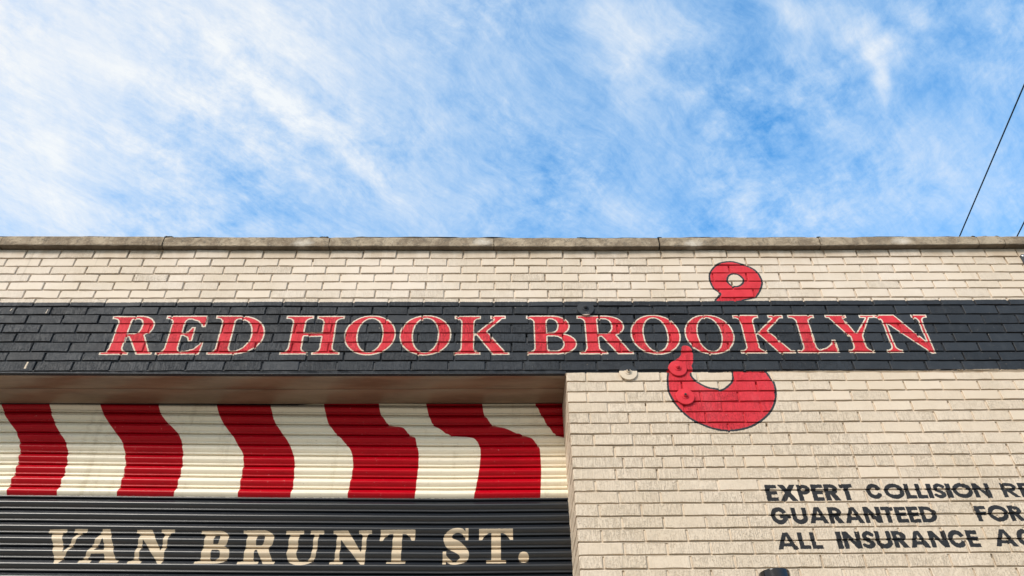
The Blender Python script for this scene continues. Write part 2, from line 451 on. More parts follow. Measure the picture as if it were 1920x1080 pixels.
# facade: layer 0 = red, 1 = charcoal, 2 = the blacker paint of the notice (the rest is the cream wall colour)
def facade_paint():
    b = Board(-3.7, 4.5, CAM_Z + 1.25, CAM_Z + 3.62, .0022, 3)
    W = lambda x, y: wall_at(x, y, 0.0)
    # hook: eye above the band, bend below it
    zo = lambda pts, sc, ox, oy: [W(ox + x / sc, oy + y / sc) for x, y in pts]
    eye = [(900, 612), (925, 540), (948, 508), (880, 465), (840, 400), (815, 320), (825, 260), (860, 205), (920, 155), (1000, 130), (1100, 125), (1200, 150), (1300, 185), (1380, 230), (1430, 290), (1465, 370), (1455, 440), (1430, 500), (1385, 560), (1320, 580), (1235, 598), (1200, 612)]
    hole = [(1050, 350), (1068, 302), (1120, 286), (1175, 300), (1222, 350), (1205, 392), (1150, 418), (1095, 408), (1062, 380)]
    bend_o = [(310, 330), (295, 370), (283, 450), (290, 560), (310, 630), (360, 715), (440, 810), (540, 895), (680, 960), (800, 1000), (930, 1017), (1050, 1010), (1170, 980), (1270, 930), (1370, 850), (1430, 760), (1458, 660), (1455, 570), (1430, 490), (1390, 430), (1345, 360), (1340, 330)]
    bend_i = [(975, 330), (975, 380), (980, 440), (965, 490), (920, 535), (870, 562), (800, 555), (720, 540), (640, 500), (580, 455), (550, 410), (545, 330)]
    tip = [(448, 112), (480, 105), (520, 115), (550, 150), (565, 200), (565, 270), (548, 320), (546, 392), (300, 392), (302, 350), (315, 305), (350, 270), (400, 238), (436, 200), (440, 150)]
    def outlined(outer, inner, lw):
        P = np.array(outer)
        win, X, Z = b.grid(P[:, 0].min() - .02, P[:, 0].max() + .02, P[:, 1].min() - .02, P[:, 1].max() + .02)
        m = in_poly(X, Z, outer)
        if inner: m &= ~in_poly(X, Z, inner)
        e = erode(m, lw / (b.res / 3))
        b.stamp(0, win, b.down(e), 1); b.stamp(1, win, b.down(m & ~e), 1)
    outlined(smooth(zo(eye, 6.353, 1200, 470), 4, True), smooth(zo(hole, 6.353, 1200, 470), 4, True), .012)
    outlined(zo(smooth(bend_o), 5.683, 1200, 630) + zo(smooth(bend_i), 5.683, 1200, 630), None, .012)
    # charcoal band
    top = [W(x, y) for x, y in ((-60, 567.4), (190, 567), (500, 566), (960, 565.8), (1280, 564.6), (1600, 563.4), (1900, 561.4), (2100, 560.5))]
    bot = [W(x, y) for x, y in ((2100, 690.5), (1900, 692), (1600, 694.3), (1400, 695.8), (1250, 697.2), (1100, 698.3), (1062, 699.2))] + [(.40, CAM_Z + 2.585), (-3.69, CAM_Z + 2.585)]
    band = [(-3.69, top[0][1])] + top + [(4.49, top[-1][1]), (4.49, bot[0][1])] + bot
    b.polygon(band, [(0, 0), (1, 1)])
    for jt in ([(44, 691), (51, 679), (54, 679), (48, 691)], [(18, 583), (22, 579), (23.5, 579), (19.5, 583)], [(85, 588), (89, 580), (90.5, 580), (86.5, 588)]):
        b.polygon([W(*q) for q in jt], [(1, 0)])
    # RED HOOK BROOKLYN
    for ch, xl, yl, xr, yr in (
            ('R', 185, 664.6, 284, 665), ('E', 289.5, 665, 375.5, 665), ('D', 386, 665, 487.5, 665),
            ('H', 523, 665.2, 636, 665.2), ('O', 645, 630, 742.6, 622), ('O', 748.6, 631, 846.5, 625), ('K', 850, 665.6, 955, 665.6),
            ('B', 988.5, 665.4, 1081.6, 640), ('R', 1087, 665, 1189.4, 665), ('O', 1181.8, 624, 1277.6, 636), ('O', 1283.2, 622, 1378.4, 634),
            ('K', 1389.6, 663.2, 1493.4, 663), ('L', 1496.4, 662.2, 1575.4, 662), ('Y', 1545.2, 591, 1638, 591), ('N', 1665.5, 661.6, 1755.5, 661.6)):
        pl, pr = W(xl, yl), W(xr, yr)
        if ch == 'N': pl = (pl[0] - .003, pl[1]); pr = (pr[0] + .036, pr[1])
        xm = (xl + xr) / 2 + (0 if ch != 'Y' else 20)
        zb = W(xm, 665.2 - max(0, xm - 950) * .0048)[1]; zt = W(xm, 592.2 - max(0, xm - 900) * .0026)[1]
        h = zt - zb; w = (pr[0] - pl[0]) / h
        n = int(round(h / .0011))
        a = serif_glyph(ch, w, n)
        g = Pen(w, n)
        b.bitmap(a, g, pl[0], zb, h, h, [(0, 0), (1, 0)])
        b.bitmap(erode(a, .0076 / h * n), g, pl[0], zb, h, h, [(0, 1)])
    b.polygon(smooth(zo(tip, 5.683, 1200, 630), 3, True), [(0, 1), (1, 0)])
    for cx, cz in PLATES[2:]:
        b.polygon([(cx + .054 * math.cos(t), cz + .054 * math.sin(t)) for t in np.linspace(0, 6.1, 26)], [(0, 1), (1, 0)])
    # black notice in three lines
    widths = dict(E=.56, X=.86, P=.62, R=.70, T=.62, C=.84, O=1.0, L=.50, I=.25, S=.60, N=.84, G=.98, U=.76, A=.94, F=.54, D=.80)
    for word, xl, yl, xr, yr, yt in (
            ('EXPERT', 1439.5, 939, 1605, 938, 908.2), ('COLLISION', 1624, 920, 1862.5, 933, 906.8), ('RE', 1884, 932, 1943, 931.5, 904.8),
            ('GUARANTEED', 1445.5, 968, 1756.5, 965, 950.8), ('FOR', 1836, 976.5, 1925, 976, 948),
            ('ALL', 1459.5, 1030.5, 1545, 1028.5, 998.3), ('INSURANCE', 1573.7, 1029, 1841.5, 1025.5, 995.5), ('AC', 1868.8, 1024.5, 1949, 1016, 992.5)):
        pl, pr = W(xl, yl), W(xr, yr)
        base = {'EXPERT': 939, 'COLLISION': 934, 'RE': 932, 'GUARANTEED': 981, 'FOR': 976.6, 'ALL': 1030, 'INSURANCE': 1027.3, 'AC': 1024.2}[word]
        xm = (xl + xr) / 2
        zb, zt = W(xm, base)[1], W(xm, yt)[1]
        sl = (W(xr, base - (xr - xm) * .010)[1] - W(xl, base + (xm - xl) * .010)[1]) / (pr[0] - pl[0])
        h = zt - zb; gap = .055
        tot = sum(widths[c] for c in word) + gap * (len(word) - 1)
        sx = (pr[0] - pl[0]) / tot; x = pl[0]
        for c in word:
            w = widths[c] * sx / h
            n = int(round(h / .0011)); g = Pen(w, n)
            zc = zb + sl * (x + w * h / 2 - (pl[0] + pr[0]) / 2)
            b.bitmap(sans_glyph(c, w, n), g, x, zc, h, h, [(0, 0), (1, 1), (2, 1)])
            x += (widths[c] + gap) * sx
    return b

SLAT_Y = .363
# shutter: layer 0 = red, 1 = black, 2 = tan lettering (the rest is the white of the awning stripes)
def shutter_paint():
    b = Board(-3.7, .5, CAM_Z + 1.35, CAM_Z + 2.66, .002, 3)
    W = lambda x, y: wall_at(x, y, SLAT_Y)
    A = lambda pts, ox: [W(ox + x / 4, 690 + y / 4) for x, y in pts]
    stripes = [
        (A([(12, 255), (20, 285), (35, 340), (70, 405), (120, 470), (150, 550), (155, 620), (145, 690), (120, 780), (90, 850), (50, 955), (40, 985)], 0),
         A([(372, 255), (380, 285), (395, 360), (440, 470), (490, 545), (512, 620), (510, 700), (490, 790), (455, 880), (428, 955), (420, 985)], 0)),
        (A([(752, 255), (760, 285), (775, 340), (825, 425), (880, 500), (920, 560), (940, 640), (945, 730), (925, 820), (900, 900), (875, 960), (868, 990)], 0),
         A([(1188, 255), (1195, 285), (1210, 350), (1270, 425), (1335, 490), (1360, 540), (1375, 620), (1370, 740), (1345, 840), (1325, 910), (1303, 968), (1295, 995)], 0)),
        (A([(1620, 255), (1630, 285), (1645, 350), (1690, 440), (1750, 515), (1790, 590), (1825, 650), (1828, 740), (1810, 830), (1800, 900), (1783, 970), (1776, 1000)], 0),
         A([(108, 255), (113, 290), (130, 370), (155, 430), (210, 510), (255, 580), (280, 650), (292, 700), (288, 800), (280, 890), (255, 980), (247, 1005)], 480)),
        (A([(508, 255), (513, 290), (530, 370), (555, 440), (625, 520), (690, 590), (722, 650), (730, 740), (718, 820), (700, 900), (685, 982), (680, 1010)], 480),
         A([(920, 255), (925, 290), (940, 355), (1000, 430), (1090, 450), (1140, 490), (1160, 512), (1195, 530), (1205, 580), (1220, 640), (1218, 750), (1205, 850), (1198, 930), (1190, 982), (1186, 1010)], 480)),
        (A([(1275, 255), (1280, 290), (1300, 370), (1340, 440), (1430, 495), (1500, 515), (1600, 525), (1650, 550), (1675, 585), (1685, 650), (1675, 760), (1660, 850), (1645, 920), (1633, 980), (1628, 1010)], 480),
         A([(1692, 255), (1700, 290), (1710, 350), (1760, 420), (1800, 440), (1920, 480), (2000, 505), (2070, 540), (2110, 580), (2128, 620), (2135, 700), (2138, 760), (2137, 850), (2132, 975), (2130, 1010)], 480)),
        (A([(170, 255), (180, 285), (215, 350), (250, 410), (310, 490), (405, 540), (520, 590)], 960), A([(700, 255), (700, 590)], 960)),
    ]
    # the awning goes on past the left of the frame
    dx = W(218, 930)[0] - W(12, 930)[0]
    stripes.append(([(x - dx, z) for x, z in stripes[0][0]], [(x - dx, z) for x, z in stripes[0][1]]))
    for l, r in stripes:
        b.polygon(smooth(l, 3) + smooth(r, 3)[::-1], [(0, 1)])
    edge = [(-3.69, slat_z(K_BLACK, -3.69) + .018), ] + [(x, slat_z(K_BLACK, x) + .018) for x in np.linspace(-3.5, .49, 12)]
    b.polygon(edge + [(.49, b.z0), (-3.69, b.z0)], [(0, 0), (1, 1), (2, 0)])
    for ch, xl, yl, xr, yr, yb, yt in (
            ('V', 93.7, 995, 165, 995, 1057.5, 993.5), ('A', 147.5, 1056, 221.5, 1056, 1057, 993.5), ('N', 240, 1057.5, 0, 0, 1058.5, 994.8),
            ('B', 364.5, 1057.5, 432, 1035, 1058.5, 996.5), ('R', 445, 1059, 514.5, 1059, 1059.5, 996), ('U', 537.5, 997, 608, 997, 1060.5, 996.5),
            ('N', 617.5, 1060, 0, 0, 1059.5, 996.3), ('T', 714.5, 996, 779, 996, 1057.8, 995.3), ('S', 828.5, 1035, 880.5, 1035, 1059.5, 993),
            ('T', 898.5, 995, 961.5, 995, 1057, 993.5), ('.', 972, 1047, 991.8, 1047, 1055.5, 1037)):
        pl = W(xl, yl)
        pr = W(xr, yr) if xr else W({240: 328.7, 617.5: 698}[xl], 996)
        xm = xl + 35
        zb, zt = W(xm, yb)[1], W(xm, yt)[1]
        h = zt - zb; w = (pr[0] - pl[0]) / h
        n = int(round(h / .0011)) if ch != '.' else 60; g = Pen(w, n)
        b.bitmap(serif_glyph(ch, w, n, T=.27, F=.13), g, pl[0], zb, h, h, [(1, 0), (2, 1)])
    return b

FACADE, SHUTTER = facade_paint(), shutter_paint()
def coverage_image(name, b):
    im = bpy.data.images.new(name, b.W, b.H, alpha=False, float_buffer=False)
    im.colorspace_settings.name = 'Non-Color'
    px = np.zeros((b.H, b.W, 4), np.float32); px[..., 3] = 1
    for k in range(b.L.shape[0]): px[..., k] = b.L[k]
    im.pixels.foreach_set(px.ravel()); im.update(); im.pack()
    return im
def board_uv(N, b, amp, scale):
    pos = N.new('ShaderNodeNewGeometry').outputs['Position']
    wob = N.v('SCALE', N.v('SUBTRACT', N.noise(pos, scale, 2, .6).outputs['Color'], (.5, .5, .5)), amp)
    s = N.new('ShaderNodeSeparateXYZ', in_0=N.v('ADD', pos, wob))
    u = N.m('DIVIDE', N.m('SUBTRACT', s.outputs[0], b.x0), b.x1 - b.x0)
    v = N.m('DIVIDE', N.m('SUBTRACT', s.outputs[2], b.z0), b.z1 - b.z0)
    return pos, N.xyz(u, v)
def material(name):
    m = bpy.data.materials.new(name); m.use_nodes = True
    N = Nodes(m.node_tree)
    bs = N.new('ShaderNodeBsdfPrincipled'); out = N.new('ShaderNodeOutputMaterial'); N.put(out.inputs[0], bs.outputs[0])
    return m, N, bs

def painted_masonry():
    m, N, bs = material('painted_masonry')
    pos, uvw = board_uv(N, FACADE, .0075, 90)
    im = N.new('ShaderNodeTexImage', interpolation='Linear', extension='EXTEND'); im.image = coverage_image('facade_paint', FACADE)
    N.put(im.inputs[0], uvw)
    ch = N.new('ShaderNodeSeparateColor', in_0=im.outputs[0])
    tone = N.new('ShaderNodeAttribute', attribute_name='tone').outputs['Fac']
    rough = N.new('ShaderNodeAttribute', attribute_name='rough').outputs['Fac']
    big = N.noise(pos, 1.7, 4, .6).outputs[0]
    mid = N.noise(pos, 16, 4, .65).outputs[0]
    # vertical wire-cut scratches and little holes, per brick strength
    comb = N.noise(N.v('MULTIPLY', pos, (190, 190, 16)), 1.0, 2, .5, .25).outputs[0]
    brk = N.noise(N.v('MULTIPLY', pos, (170, 170, 95)), 1.0, 3, .6).outputs[0]
    patch = N.noise(pos, 30, 2, .5).outputs[0]
    scr = N.m('MULTIPLY', N.ramp(comb, .48, .60), N.ramp(brk, .38, .52))
    hol = N.ramp(brk, .56, .64)
    pit = N.m('MULTIPLY', N.m('MAXIMUM', scr, hol), N.m('MULTIPLY', rough, N.ramp(patch, .30, .62, .65, 1)), clamp=True)
    tf = N.ramp(tone, -1, 1, 0, 1, False)
    hz = N.new('ShaderNodeSeparateXYZ', in_0=pos).outputs[2]
    cream = N.mix(N.ramp(hz, CAM_Z + 2.6, CAM_Z + 3.0, 0, 1), N.mix(tf, CREAM_A, CREAM_B), N.mix(tf, CREAM_UP_A, CREAM_UP_B))
    cream = N.mix(N.ramp(big, .38, .66, 0, .42), cream, (.56, .46, .335))
    cream = N.mix(N.ramp(mid, .58, .80, 0, .16), cream, (.54, .45, .33))
    cream = N.mix(N.m('MULTIPLY', pit, .34), cream, (.36, .27, .17))
    char = N.mix(N.ramp(tone, -1, 1, 0, 1, False), CHAR_A, CHAR_B)
    char = N.mix(N.ramp(mid, .5, .8, 0, .30), char, (.085, .09, .097))
    char = N.mix(N.m('MULTIPLY', pit, .6), char, (.012, .012, .014))
    char = N.mix(ch.outputs[2], char, (.022, .022, .024))
    red = N.mix(N.ramp(mid, .35, .75), RED_A, RED_B)
    red = N.mix(N.m('MULTIPLY', pit, .6), red, (.20, .015, .02))
    bare_shade = N.new('ShaderNodeAttribute', attribute_name='bare_shade').outputs['Fac']
    bare_shade = N.m('MULTIPLY', bare_shade, N.ramp(N.noise(pos, 24, 3, .6).outputs[0], .28, .44, .25, 1))
    # chips and thin spots in the coloured coats
    chip = N.ramp(N.noise(pos, 62, 5, .7).outputs[0], .665, .70)
    fade = N.ramp(N.noise(N.v('MULTIPLY', pos, (7, 7, 3)), 1.0, 5, .65).outputs[0], .48, .74, 0, .30)
    red = N.mix(fade, red, (.68, .12, .14))
    char = N.mix(N.m('MULTIPLY', fade, .5), char, (.10, .11, .12))
    stain_shade = N.m('MULTIPLY', N.ramp(hz, CAM_Z + 3.43, CAM_Z + 3.56, 0, .62), N.ramp(N.noise(N.v('MULTIPLY', pos, (11, 11, 3)), 1.0, 4, .6).outputs[0], .30, .66, .25, 1))  # tan stain that also paints the coping's shade onto the top course
    cream = N.mix(stain_shade, cream, (.36, .26, .16))
    drip = N.m('MULTIPLY', N.ramp(hz, CAM_Z + 3.15, CAM_Z + 3.56, 0, 1), N.ramp(N.noise(N.v('MULTIPLY', pos, (26, 26, .9)), 1.0, 3, .6).outputs[0], .60, .74, 0, .38))
    cream = N.mix(drip, cream, (.30, .24, .17))
    g = N.m('MULTIPLY', N.ramp(ch.outputs[1], .30, .70), N.m('SUBTRACT', 1, N.m('MULTIPLY', chip, .55)))
    r = N.m('MULTIPLY', N.ramp(ch.outputs[0], .30, .70), N.m('SUBTRACT', 1, N.m('MULTIPLY', chip, .45)))
    c = N.mix(r, N.mix(g, cream, char), red)
    c = N.mix(N.m('MULTIPLY', bare_shade, .80), c, (.075, .048, .032))  # bare brick colour, kept dark to stand in for shade under the bricks
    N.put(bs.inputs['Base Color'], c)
    N.put(bs.inputs['Roughness'], N.m('ADD', N.m('MULTIPLY', g, -.16), N.m('ADD', .62, N.m('MULTIPLY', mid, .16))))
    bs.inputs['Specular IOR Level'].default_value = .22
    grain = N.noise(pos, 420, 2, .6).outputs[0]
    hgt = N.m('ADD', N.m('MULTIPLY', pit, -1.0), N.m('ADD', N.m('MULTIPLY', grain, .16), N.m('MULTIPLY', mid, .55)))
    b = N.new('ShaderNodeBump', in_Strength=1.0, in_Distance=.0024); N.put(b.inputs['Height'], hgt)
    N.put(bs.inputs['Normal'], b.outputs[0])
    return m
CREAM_A, CREAM_B = (.655, .548, .428), (.685, .58, .462)
CREAM_UP_A, CREAM_UP_B = (.69, .592, .485), (.72, .628, .53)      # whiter cream above the band
CHAR_A, CHAR_B = (.021, .025, .031), (.031, .037, .046)
RED_A, RED_B = (.64, .036, .052), (.55, .027, .040)

def painted_steel():
    m, N, bs = material('painted_steel')
    pos, uvw = board_uv(N, SHUTTER, .0035, 60)
    im = N.new('ShaderNodeTexImage', interpolation='Linear', extension='EXTEND'); im.image = coverage_image('shutter_paint', SHUTTER)
    N.put(im.inputs[0], uvw)
    ch = N.new('ShaderNodeSeparateColor', in_0=im.outputs[0])
    dirt = N.noise(N.v('MULTIPLY', pos, (5, 5, 30)), 1.0, 5, .65).outputs[0]
    speck = N.noise(pos, 70, 3, .6).outputs[0]
    white = N.mix(N.ramp(dirt, .5, .85, 0, .45), (.90, .81, .64), (.70, .60, .44))
    white = N.mix(N.ramp(speck, .66, .74, 0, .45), white, (.42, .35, .25))
    streak = N.ramp(N.noise(N.v('MULTIPLY', pos, (16, 16, 1.6)), 1.0, 5, .65).outputs[0], .52, .74, 0, .40)
    white = N.mix(streak, white, (.55, .46, .32))
    red = N.mix(N.ramp(dirt, .4, .8), (.46, .0015, .010), (.36, .001, .008))
    black = N.mix(N.ramp(dirt, .45, .8), (.005, .008, .013), (.009, .012, .018))
    tan = N.mix(N.ramp(dirt, .4, .8), (.60, .49, .35), (.50, .40, .28))
    red = N.mix(N.ramp(speck, .68, .74, 0, .6), red, (.62, .30, .28))
    black = N.mix(N.ramp(speck, .72, .77, 0, .4), black, (.10, .10, .10))
    r, k, t = (N.ramp(ch.outputs[i], .30, .70) for i in range(3))
    c = N.mix(t, N.mix(k, N.mix(r, white, red), black), tan)
    N.put(bs.inputs['Base Color'], c)
    N.put(bs.inputs['Roughness'], N.m('ADD', N.m('MULTIPLY', speck, .10), N.m('ADD', .24, N.m('MULTIPLY', k, .06))))
    N.put(bs.inputs['Specular IOR Level'], N.m('ADD', .40, N.m('SUBTRACT', N.m('MULTIPLY', k, .45), N.m('MULTIPLY', r, .20))))
    drip = N.noise(N.v('MULTIPLY', pos, (40, 40, 90)), 1.0, 3, .6).outputs[0]
    wavy = N.noise(N.v('MULTIPLY', pos, (2.5, 2.5, 22)), 1.0, 2, .5).outputs[0]
    b = N.new('ShaderNodeBump', in_Strength=.5, in_Distance=.002)
    N.put(b.inputs['Height'], N.m('ADD', N.m('MULTIPLY', drip, .10), N.m('MULTIPLY', wavy, 1.4))); N.put(bs.inputs['Normal'], b.outputs[0])
    return m

def simple(name, a, b, rough=.6, scale=12, metal=0.0, bump=.002, stretch=(1, 1, 1), strength=.5, spec=.5):
    m, N, bs = material(name)
    pos = N.new('ShaderNodeNewGeometry').outputs['Position']
    n = N.noise(N.v('MULTIPLY', pos, stretch), scale, 5, .62).outputs[0]
    N.put(bs.inputs['Base Color'], N.mix(N.ramp(n, .36, .66), a, b))
    N.put(bs.inputs['Roughness'], N.m('ADD', N.m('MULTIPLY', n, .14), rough - .07))
    bs.inputs['Metallic'].default_value = metal; bs.inputs['Specular IOR Level'].default_value = spec
    if bump:
        bp = N.new('ShaderNodeBump', in_Strength=strength, in_Distance=bump); N.put(bp.inputs['Height'], n); N.put(bs.inputs['Normal'], bp.outputs[0])
    return m
def coping_material():
    m, N, bs = material('weathered_limestone')
    pos = N.new('ShaderNodeNewGeometry').outputs['Position']
    lime = N.new('ShaderNodeAttribute', attribute_name='lime').outputs['Fac']
    tone = N.new('ShaderNodeAttribute', attribute_name='tone').outputs['Fac']
    a = N.noise(pos, 9, 6, .7, .6).outputs[0]; b = N.noise(pos, 38, 5, .7).outputs[0]; f = N.noise(pos, 150, 3, .6).outputs[0]
    c = N.mix(N.ramp(a, .36, .64), (.170, .122, .076), (.39, .31, .215))
    c = N.mix(N.ramp(b, .50, .66, 0, .75), c, (.105, .083, .058))
    c = N.mix(N.ramp(b, .26, .40, .35, 0), c, (.50, .45, .36))
    c = N.mix(N.ramp(f, .64, .72, 0, .8), c, (.66, .60, .50))
    c = N.mix(N.ramp(f, .28, .34, .7, 0), c, (.06, .05, .04))
    c = N.mix(N.m('MULTIPLY', tone, .25), c, (.46, .40, .31))
    underside_shade = N.new('ShaderNodeAttribute', attribute_name='underside_shade').outputs['Fac']      # dark colour paints in the shade under the stone
    c = N.mix(N.m('MULTIPLY', underside_shade, .75), c, (.06, .045, .032))
    c = N.mix(N.m('MULTIPLY', lime, N.ramp(b, .3, .6, .3, .75)), c, (.68, .63, .55))
    N.put(bs.inputs['Base Color'], c); bs.inputs['Roughness'].default_value = .85
    bp = N.new('ShaderNodeBump', in_Strength=.8, in_Distance=.006)
    N.put(bp.inputs['Height'], N.m('ADD', b, N.m('MULTIPLY', f, .5))); N.put(bs.inputs['Normal'], bp.outputs[0])
    return m
def soffit_material():
    m, N, bs = material('brown_coated_metal')
    pos = N.new('ShaderNodeNewGeometry').outputs['Position']
    s = N.noise(N.v('MULTIPLY', pos, (2.2, 9, 1)), 1.0, 4, .6).outputs[0]
    t = N.noise(N.v('MULTIPLY', pos, (14, 60, 1)), 1.0, 4, .6).outputs[0]
    c = N.mix(N.ramp(s, .35, .65), (.175, .118, .078), (.25, .178, .122))
    c = N.mix(N.ramp(t, .45, .7, 0, .4), c, (.27, .20, .14))
    N.put(bs.inputs['Base Color'], c); N.put(bs.inputs['Roughness'], N.m('ADD', .25, N.m('MULTIPLY', t, .2)))
    bs.inputs['Specular IOR Level'].default_value = .5
    bp = N.new('ShaderNodeBump', in_Strength=.25, in_Distance=.003); N.put(bp.inputs['Height'], N.m('ADD', s, N.m('MULTIPLY', t, .3))); N.put(bs.inputs['Normal'], bp.outputs[0])
    return m
M_WALL, M_SLAT, M_COPE, M_SOFFIT = painted_masonry(), painted_steel(), coping_material(), soffit_material()
M_TAR = simple('roofing_tar', (.012, .012, .014), (.03, .03, .032), .7, 40)
M_BLACK = simple('gloss_black_metal', (.006, .006, .007), (.010, .010, .011), .16, 30, bump=.0004)
M_PLATE = simple('dark_grey_metal', (.035, .038, .043), (.055, .058, .064), .5, 20, bump=.0005)
M_ZINC = simple('zinc_screw', (.62, .62, .62), (.75, .75, .74), .35, 60, metal=.6, bump=.0003)
M_CABLE = simple('cable_rubber', (.010, .010, .012), (.02, .02, .022), .6, 50, bump=0)
M_CONC = simple('concrete', (.28, .24, .185), (.38, .33, .26), .85, 5, bump=.004)
M_ASPH = simple('asphalt', (.075, .070, .062), (.115, .108, .098), .9, 30, bump=.005)
M_KERB = simple('granite', (.22, .21, .20), (.32, .31, .30), .8, 25)
M_ROOF = simple('roof_felt', (.05, .05, .052), (.09, .09, .09), .9, 4)

# ------------------------------------------------------------------ ground, pavement, road
def sheet(name, x0, x1, y0, y1, z, mat, zb=None):
    if zb is None: o = link(name, [(x0, y0, z), (x1, y0, z), (x1, y1, z), (x0, y1, z)], [(0, 1, 2, 3)], mat)
    else: o = link(name, boxv(x0, x1, y0, y1, zb, z), BOXF, mat)
    return tag(o, kind='structure')
sheet('ground', -400, 400, -400, 400, -.13, M_ASPH)
sheet('road', -400, 400, -16, -5.0, -.126, M_ASPH)
sheet('pavement', -60, 60, -4.85, .0, 0, M_CONC, -.125)
sheet('kerb', -60, 60, -5.0, -4.854, .0, M_KERB, -.12)

# ------------------------------------------------------------------ the brick building
BX0, BX1 = -6.2, 6.2            # ends of the facade
CORNER = .420                   # left edge of the brick pier beside the shutter
OPEN_L = -5.2
COURSE = [  # brick bottoms above the camera height, at the left, middle and right of the facade
    (3.4932, 3.4954, 3.5129), (3.4266, 3.4312, 3.4467), (3.3615, 3.3676, 3.3789), (3.2982, 3.2988, 3.3091), (3.2318, 3.2338, 3.2463), (3.1673, 3.1669, 3.1723),
    (3.1026, 3.1008, 3.1095), (3.0402, 3.0369, 3.0377), (2.9736, 2.9661, 2.9639), (2.9066, 2.897, 2.8952), (2.8393, 2.8295, 2.8269), (2.7709, 2.7609, 2.7572),
    (2.7071, 2.6977, 2.6914), (2.635, 2.6308, 2.6234), (2.5543, 2.5543, 2.5568), (2.4865, 2.4865, 2.4909), (2.4162, 2.4162, 2.4253), (2.3509, 2.3509, 2.3573),
    (2.2819, 2.2819, 2.2887), (2.2156, 2.2156, 2.2184), (2.146, 2.146, 2.1516), (2.0794, 2.0794, 2.0834), (2.0129, 2.0129, 2.0154), (1.9471, 1.9471, 1.9482),
    (1.8826, 1.8826, 1.8808), (1.8157, 1.8157, 1.8136), (1.7467, 1.7467, 1.7459), (1.6813, 1.6813, 1.6815), (1.613, 1.613, 1.6142), (1.547, 1.547, 1.5444), (1.4779, 1.4779, 1.4738)]
def course_z(k, x):
    """bottom of the bricks of course k (1 = under the coping)"""
    if k == 0: return coping_bottom(x) + .006
    if k > len(COURSE):
        return CAM_Z + COURSE[-1][1] - (k - len(COURSE)) * .0672
    return CAM_Z + float(np.interp(x, [-2.8, .55, 2.9], COURSE[k - 1]))
cope_b = [wall_at(x, y) for x, y in ((0, 467.7), (500, 468.9), (1100, 469.6), (1500, 468.6), (1900, 465.6))]
cope_t = [wall_at(x, y, -.039) for x, y in ((0, 442.2), (500, 443.4), (1100, 444.6), (1500, 443.8), (1900, 442.2))]
def coping_bottom(x): return float(np.interp(x, [p[0] for p in cope_b], [p[1] for p in cope_b]))
def coping_top(x): return float(np.interp(x, [p[0] for p in cope_t], [p[1] for p in cope_t]))
JOINTS = {1: (1055, 480), 2: (1026.7, 494), 3: (1054.6, 508), 4: (1021.7, 522), 5: (991.7, 537), 6: (1028.3, 552), 7: (1055.8, 568), 8: (1028.3, 583),
          9: (725, 600), 10: (688.7, 617), 11: (442.5, 634), 12: (685, 652), 13: (644.4, 668), 14: (1050, 687), 15: (1169, 707), 16: (1138, 727), 17: (1172.8, 746),
          18: (1140.4, 766), 19: (1179, 785), 20: (1147, 806), 21: (1187.5, 828), 22: (1152, 848), 24: (1156, 892), 25: (1193.5, 914), 26: (1160.5, 937),
          27: (1202, 960), 28: (1165.7, 983), 29: (1209, 1008), 30: (1170.8, 1033), 31: (1214, 1059)}
BP, JW = .2127, .0105
def joints(k):
    r = random.Random(k * 7 + 1)
    if k == 23:
        xs = [wall_at(x, 871)[0] for x in (1169.5, 1206.5, 1244, 1280, 1321, 1359.7, 1397, 1435.5, 1496, 1533, 1570, 1606, 1643, 1679.5, 1716)]
        while xs[-1] < BX1 + .2: xs.append(xs[-1] + .1064)
        x = xs[0]
        return sorted([x - .31 - i * BP for i in range(40)] + xs)
    if k in JOINTS: x0 = wall_at(*JOINTS[k])[0]
    else: x0 = CORNER + (.1065 if k % 2 else .2127) - JW / 2
    n0 = int((BX0 - x0) / BP) - 1; n1 = int((BX1 - x0) / BP) + 2
    return [x0 + i * BP + r.uniform(-.0022, .0022) for i in range(n0, n1)]

def brick_mesh(x0, x1, zb0, zb1, zt0, zt1, depth, r):
    """a brick with slightly wandering, paint-rounded edges; 48 triangles"""
    n = 4; xs = [x0 + (x1 - x0) * i / n for i in range(n + 1)]
    yf = r.gauss(0, .0011); tx, tz = r.uniform(-.0012, .0012), r.uniform(-.001, .001)
    ring = [(x, zb0 + (zb1 - zb0) * i / n, 0) for i, x in enumerate(xs)] + [(x, zt0 + (zt1 - zt0) * (n - i) / n, 1) for i, x in enumerate(reversed(xs))]
    V = []
    cx, cz = (x0 + x1) / 2, (zb0 + zt0) / 2
    bev = .0027
    jit = [(r.uniform(-.0009, .0009), r.uniform(-.0022, .0010) if s == 0 else r.uniform(-.0012, .0010)) for _, _, s in ring]
    for lvl in range(3):
        for q, (x, z, s) in enumerate(ring):
            jx, jz = jit[q]
            f = yf + tx * (x - cx) / .1 + tz * (z - cz) / .03
            X, Z = x + (jx if q in (0, n, n + 1, 2 * n + 1) else 0), z + jz
            if lvl == 2:
                X += bev * (1 if q in (0, 2 * n + 1) else -1 if q in (n, n + 1) else 0)
                Z += (.0014 if s == 0 else -bev)
            y = depth if lvl == 0 else f + .0022 if lvl == 1 else f
            V.append((X, y, Z))
    m = 2 * n + 2; F = []
    for l in range(2):
        for i in range(m):
            j = (i + 1) % m; F.append((l * m + i, l * m + j, (l + 1) * m + j, (l + 1) * m + i))
    for i in range(n): F.append((2 * m + i, 2 * m + i + 1, 2 * m + m - 2 - i, 2 * m + m - 1 - i))
    return V, F

